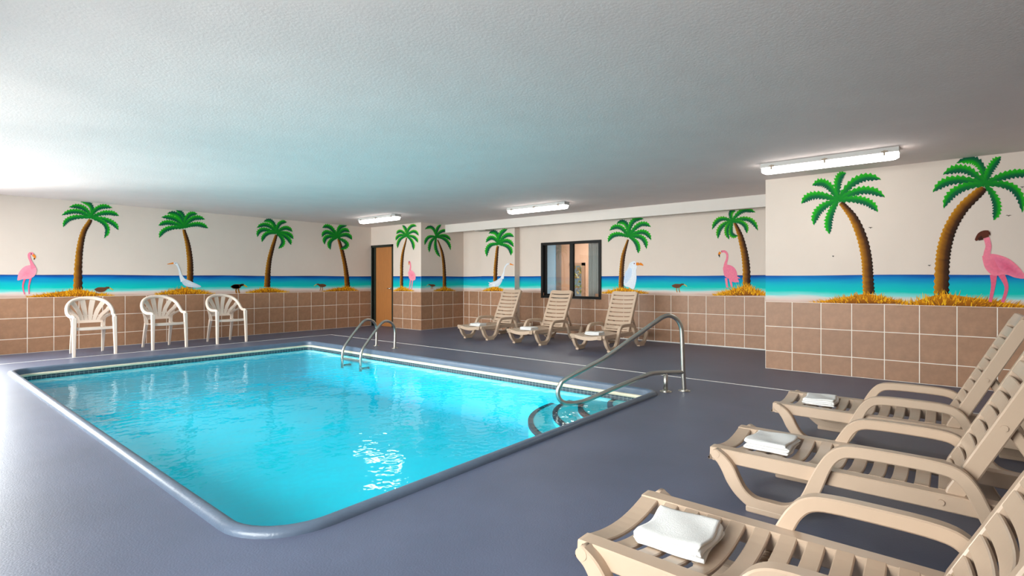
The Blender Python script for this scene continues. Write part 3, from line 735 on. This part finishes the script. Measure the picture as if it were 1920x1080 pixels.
b1t = Vector((b1.x, b1.y, b1t.z))
MB().cyl(b1, b1t, .0225, 14).build('post', M['steel'], hr)
for b in (b1, Vector((pts[0].x, pts[0].y, 0))):
    MB().cyl(b, b+Vector((0,0,.006)), .062, 22).cyl(b+Vector((0,0,.006)), b+Vector((0,0,.018)), .05, 22, .03).build('base_plate', M['steel'], hr)

# ------------------------------------------------------------------ resin armchairs
def make_chair():
    t = thing('plastic_armchair', 'x', 'chair', group='cream resin armchairs along the left wall')
    st = MB(); NX, NY = 12, 10
    def sz(i, j):
        x = -1+2*i/NX; y = j/NY
        hw = .243-.045*y
        z = .435 - .022*y - .012*math.sin(PI*y)*(1-x*x) + (.004 if j else -.012)
        return (x*hw, -.265+.46*y, z)
    topv = [sz(i, j) for j in range(NY+1) for i in range(NX+1)]
    nt = len(topv)
    Fc = [(j*(NX+1)+i, j*(NX+1)+i+1, (j+1)*(NX+1)+i+1, (j+1)*(NX+1)+i) for j in range(NY) for i in range(NX)]
    botv = [(x, y, z-.012) for x, y, z in topv]
    Fb = [(f[3]+nt, f[2]+nt, f[1]+nt, f[0]+nt) for f in Fc]
    rim = [i for i in range(NX+1)] + [j*(NX+1)+NX for j in range(1, NY+1)] + [NY*(NX+1)+i for i in range(NX-1, -1, -1)] + [j*(NX+1) for j in range(NY-1, 0, -1)]
    Fr = [(rim[k]+nt, rim[(k+1) % len(rim)]+nt, rim[(k+1) % len(rim)], rim[k]) for k in range(len(rim))]
    st.add(topv+botv, Fc+Fb+Fr, True)
    lip = [(x*.245, -.268-.012*(1-x*x), .425-.004*(1-x*x)) for x in [-1+2*i/10 for i in range(11)]]
    st.sweep([Vector(p) for p in lip], (0, 0, 1), .010, .022, .004)
    st.build('seat', M['cream'], t)
    half = [(.255,-.272,.585),(.258,-.262,.605),(.264,-.22,.615),(.275,-.12,.612),(.288,-.02,.635),(.293,.06,.69),(.270,.14,.775),(.205,.205,.845),(.105,.243,.88),(0,.253,.89)]
    full = [(-x, y, z) for x, y, z in half] + [q for q in half[::-1]][1:]
    hp_ = spline(full, 4)
    MB().tube(hp_, [.023+.006*math.sin(PI*i/(len(hp_)-1)) for i in range(len(hp_))], 10).build('arm_hoop', M['cream'], t)
    # fan of slats under the hoop
    def hoop_at(a):
        i = a*(len(hp_)-1); k_ = int(i); k_ = min(k_, len(hp_)-2); return hp_[k_].lerp(hp_[k_+1], i-k_)
    n = 8
    for i in range(n):
        a = .235+.53*i/(n-1); top = hoop_at(a); xb = -.165+.33*i/(n-1)
        bot = Vector((xb, .195-.25*xb*xb*2, .515)); mid = bot.lerp(top, .5)+Vector((0, .018, 0)); mid.x = bot.x*.62+top.x*.38
        path = spline([bot, mid, top], 5); b = MB(); rings = []
        for q, p in enumerate(path):
            f = q/(len(path)-1); w = .0205+.0165*math.sin(PI*.5*f)
            tx = Vector((1, -.6*p.x, 0)).normalized(); ty = Vector((0, 1, 0))
            rings.append([p-tx*w-ty*.004, p+tx*w-ty*.004, p+tx*w+ty*.004, p-tx*w+ty*.004])
        b.loft(rings, True, True).build('back_slat', M['cream'], t)
    low = [(x, .195-.5*x*x, .51+.02*(1-(x/.19)**2)*0) for x in [-.19+.38*i/10 for i in range(11)]]
    MB().sweep(low, (0, 0, 1), .007, .022, .003).build('back_rail', M['cream'], t)
    for s in (-1, 1):
        MB().sweep(spline([(s*.19,.175,.42),(s*.195,.18,.47),(s*.20,.185,.54),(s*.235,.175,.65),(s*.268,.14,.74)], 4), (0, 1, 0), [.03]*17, .006, .003).build('side_stay', M['cream'], t)
        leg = spline([(s*.262,-.292,0),(s*.260,-.285,.2),(s*.256,-.276,.42),(s*.253,-.268,.60)], 4)
        k_ = len(leg)
        MB().sweep(leg, (0, 1, 0), [.021+.009*i/(k_-1) for i in range(k_)], [.020+.005*i/(k_-1) for i in range(k_)], .008).build('leg', M['cream'], t)
        leg = spline([(s*.208,.285,0),(s*.203,.235,.2),(s*.196,.165,.43)], 5); k_ = len(leg)
        MB().sweep(leg, (0, 1, 0), [.016+.012*i/(k_-1) for i in range(k_)], [.014+.01*i/(k_-1) for i in range(k_)], .005).build('leg', M['cream'], t)
    return t
chair = make_chair()
labs = ['cream plastic fan-back armchair nearest the flamingo, leftmost of three', 'cream plastic fan-back armchair below the egret, middle of three', 'cream plastic fan-back armchair closest to the door, rightmost of three']
for i, (x, y, a) in enumerate([(2.195, 10.645, -.02), (3.215, 10.68, .07), (4.265, 10.70, .015)]):
    c = chair if i == 0 else copy_tree(chair)
    c.location = (x, y, 0); c.rotation_euler = (0, 0, a); c['label'] = labs[i]

# ------------------------------------------------------------------ chaise lounges
HW = .222
def dish(w): return -.030*(1-min(1, (w/HW))**2) if abs(w) <= HW else 0.0
def bent_slat(length, thick, hw, dfun, n=10, lip=0.0):
    # slat across the lounger: local x along the lounger, y across, top face at z = 0 plus the dish
    m = MB(); rings = []
    for i in range(n+1):
        w = -hw+2*hw*i/n; d = dfun(w); a = length/2; c = .004
        rings.append([(-a+c, w, d), (a-c, w, d), (a, w, d-c), (a, w, d-thick), (-a, w, d-thick-lip), (-a, w, d-c)])
    return m.loft(rings, True, True, False)
BA = math.radians(63.7); BD = Vector((math.cos(BA), 0, math.sin(BA))); BN = Vector((-math.sin(BA), 0, math.cos(BA)))
B0 = Vector((.995, 0, .282)); BL = .785
def make_lounge():
    t = thing('chaise_lounge', 'x', 'lounge chair', group='tan resin chaise lounges')
    for s in (-1, 1):
        r = MB()
        pth = spline([(.012, s*.25, .245), (.05, s*.25, .247), (.4, s*.25, .245), (1.0, s*.25, .242), (1.3, s*.25, .236), (1.625, s*.25, .232)], 4)
        r.sweep(pth, (0, 1, 0), .036, .036, .005).build('side_rail', M['tan'], t)
        y = s*.303
        path = [(.040,.262),(.075,.238),(.108,.195),(.135,.140),(.175,.085),(.235,.046),(.31,.040),(.385,.046),(.450,.085),(.492,.15),(.520,.22),(.548,.29),(.580,.348),(.622,.386),(.69,.400),(.85,.402),(.985,.397),(1.045,.377),(1.085,.328),(1.12,.25),(1.165,.15),(1.22,.072),(1.30,.042),(1.42,.040),(1.50,.065),(1.56,.13),(1.595,.19),(1.612,.245)]
        pp = spline([(a, y, b) for a, b in path], 4)
        ha = [.0265+.006*math.exp(-((p.x-.30)/.10)**2)+.006*math.exp(-((p.x-1.36)/.10)**2)+.008*math.exp(-((p.x-.12)/.05)**2)+.006*math.exp(-((p.x-.51)/.04)**2) for p in pp]
        af = MB().sweep(pp, (0, 1, 0), ha, .027, .0055).build('arm_frame', M['tan'], t)
        for a, b in ((.20, .40), (1.27, 1.47)):
            MB().cbox((a, y-.029, 0), (b, y+.029, .03), .005).build('foot', M['tan'], af)
        MB().cyl((.045, y-s*.02, .262), (.045, y+s*.03, .262), .022, 14).build('peg', M['tan'], af)
        MB().cyl((.985, s*.286, .243), (.985, s*.294, .243), .012, 12).build('bolt', M['tan'], t)
    es = bent_slat(.076, .012, HW+.006, dish, 10, .045)
    es.build('end_slat', M['tan'], t, loc=(.040, 0, .281))
    sm = bent_slat(.0585, .014, HW, dish).mesh('seat_slat', M['tan'])
    for q in range(11):
        link('seat_slat', sm, t, (.1365+.0865*q, 0, .281))
    br = MB().cbox((.485, -.276, .165), (.530, .276, .190), .004)
    br.build('cross_brace', M['tan'], t)
    rb = MB()
    for q in range(26): rb.box((.487, -.27+.0212*q, .190), (.528, -.27+.0212*q+.006, .194))
    rb.build('brace_ribs', M['tan_dark'], t)
    MB().cbox((1.545, -.276, .16), (1.60, .276, .20), .006).build('cross_brace', M['tan'], t)
    # reclining back
    def bp(r_, w, n_): return B0 + BD*r_ + Vector((0, w, 0)) + BN*n_
    for s in (-1, 1):
        MB().sweep([bp(r_, s*.232, -.034) for r_ in (0.0, .02, .25, .5, BL-.06, BL-.02)], (0, 1, 0), [.030, .034, .034, .034, .034, .026], .024, .006).build('back_rail', M['tan'], t)
        MB().cyl(bp(.36, s*.255, -.034), bp(.36, s*.262, -.034), .013, 12).build('bolt', M['tan'], t)
    R = Matrix(((BD.x, 0, BN.x), (0, 1, 0), (BD.z, 0, BN.z))).to_euler()
    bd = lambda w: -.020*(1-min(1, abs(w)/.212)**2)
    bm = bent_slat(.064, .013, .212, bd).mesh('back_slat', M['tan'])
    for q in range(8):
        o = link('back_slat', bm, t, bp(BL-.087-.0415-.083*q, 0, -.002)); o.rotation_euler = R
    o = link('back_slat', bent_slat(.030, .013, .212, bd).mesh('back_slat', M['tan']), t, bp(.018, 0, -.002)); o.rotation_euler = R
    # rounded head panel
    hd_ = MB(); rings = []
    for i in range(15):
        w = -.255+.51*i/14; e_ = max(0, abs(w)-.20)/.055; top = BL-.055*(1-math.sqrt(max(0, 1-e_*e_))); d = bd(w) if abs(w) < .212 else 0
        rings.append([bp(BL-.079, w, d-.002), bp(top-.006, w, d-.002), bp(top, w, d-.012), bp(top, w, d-.045), bp(BL-.079, w, d-.018)])
    hd_.loft(rings, True, True, False).build('head_panel', M['tan'], t)
    for s in (-1, 1):
        a = bp(.36, s*.20, -.06); b = Vector((1.43, s*.20, .20))
        MB().sweep([a, a.lerp(b, .5), b], (0, 1, 0), .020, .012, .004).build('support_strut', M['tan'], t)
    a = bp(.36, 0, -.06)
    MB().cyl((1.43, -.235, .205), (1.43, .235, .205), .014, 12).build('strut_bar', M['tan'], t)
    return t
lounge = make_lounge()
spots = [((1.862, 1.01), -PI/2, 'tan slatted chaise lounge nearest the camera, cut off by the bottom edge'),
         ((3.20, 1.01), -PI/2, 'tan slatted chaise lounge in the middle of the right foreground row'),
         ((4.535, 1.01), -PI/2, 'tan slatted chaise lounge of the foreground row closest to the right wall'),
         ((7.42, 7.275), 0, 'tan slatted chaise lounge by the pilaster, left of the far three'),
         ((7.42, 5.98), 0, 'tan slatted chaise lounge under the black window, middle of the far three'),
         ((7.42, 4.58), 0, 'tan slatted chaise lounge below the white bird, right of the far three')]
for i, (p, a, lab) in enumerate(spots):
    c = lounge if i == 0 else copy_tree(lounge)
    c.location = (p[0], p[1], 0); c.rotation_euler = (0, 0, a); c['label'] = lab

# ------------------------------------------------------------------ folded towels
def towel(loc, rz, sx, sy, layers, seed, label, zt=.262):
    # a cloth folded to and fro: serpentine section swept across, with soft irregular edges; sags into the slats
    r = random.Random(seed); th = .0058; pts = []
    a = sx/2; ends = [(-a*r.uniform(.94, 1.03), a*r.uniform(.92, 1.03)) for _ in range(layers)]
    ends[0] = (-a*1.06, a*1.05)
    for k_ in range(layers):
        z = th*(2*k_+1)*1.16
        e0, e1 = ends[k_]
        xs = [e0+(e1-e0)*i/22 for i in range(23)]
        if k_ % 2 == 0: xs = xs[::-1]
        for x in xs: pts.append((x, z))
        if k_ < layers-1:
            e_ = xs[-1]; s_ = 1 if e_ > 0 else -1
            for q in (-.5, -.25, 0, .25, .5): pts.append((e_+s_*th*1.5*math.cos(q*PI*.9), z+th*1.16*(1+math.sin(q*PI*.9))))
    NYs = 28; V = []; n = len(pts)
    ph = [r.uniform(0, 6.28) for _ in range(6)]
    def off(i, side):
        p0 = pts[max(i-1, 0)]; p1 = pts[min(i+1, n-1)]; dx, dz = p1[0]-p0[0], p1[1]-p0[1]; l_ = math.hypot(dx, dz) or 1
        return (-dz/l_*th*.92*side, dx/l_*th*.92*side)
    sect = [(pts[i][0]+off(i, 1)[0], pts[i][1]+off(i, 1)[1], i) for i in range(n)] + [(pts[i][0]+off(i, -1)[0], pts[i][1]+off(i, -1)[1], i) for i in range(n-1, -1, -1)]
    rings = []
    hz = th*2.32*layers
    for j in range(NYs+1):
        v = -1+2*j/NYs; y = v*sy/2
        ring = []
        for x, z, i in sect:
            lay = z/hz
            ey = y*(1+.035*math.sin(x*30+ph[0]+lay*7)) + .006*math.sin(lay*9+ph[1])
            edge = max(0, abs(v)-.80)/.20
            zz = z*(1-.10*edge*edge*lay) + .005*lay*math.sin(x*26+ph[2])*math.cos(y*22+ph[3])
            xx = x + .006*math.sin(y*24+ph[4]+lay*4)
            ring.append((xx, ey, zz+(.016*(ey/HW)**2)))
        rings.append(ring)
    m = MB().loft(rings, True, False, True)
    for j, rev in ((0, True), (NYs, False)):
        b0 = j*2*n
        for i in range(n-1):
            q = (b0+i, b0+i+1, b0+2*n-2-i, b0+2*n-1-i)
            m.f.append(list(q[::-1] if rev else q)); m.sm.append(True); m.mi.append(0)
    o = m.build('folded_towel', M['towel'], None, label=label, cat='towel', group='white folded towels on the loungers')
    o.location = (loc[0], loc[1], zt); o.rotation_euler = (0, 0, rz)
    return o
towel((1.84, .74), -PI/2+.05, .215, .25, 4, 1, 'white folded towel on the lounger nearest the camera')
towel((3.19, .755), -PI/2-.03, .20, .25, 4, 2, 'white folded towel on the middle lounger of the foreground row')
towel((4.55, .74), -PI/2+.03, .18, .24, 4, 3, 'white folded towel on the foreground lounger closest to the right wall')
towel((7.70, 7.27), .04, .19, .26, 4, 4, 'white folded towel on the far lounger by the pilaster')
towel((7.70, 5.98), -.03, .19, .26, 4, 5, 'white folded towel on the far lounger under the window')
towel((7.70, 4.58), .05, .19, .26, 4, 6, 'white folded towel on the far lounger below the white bird')
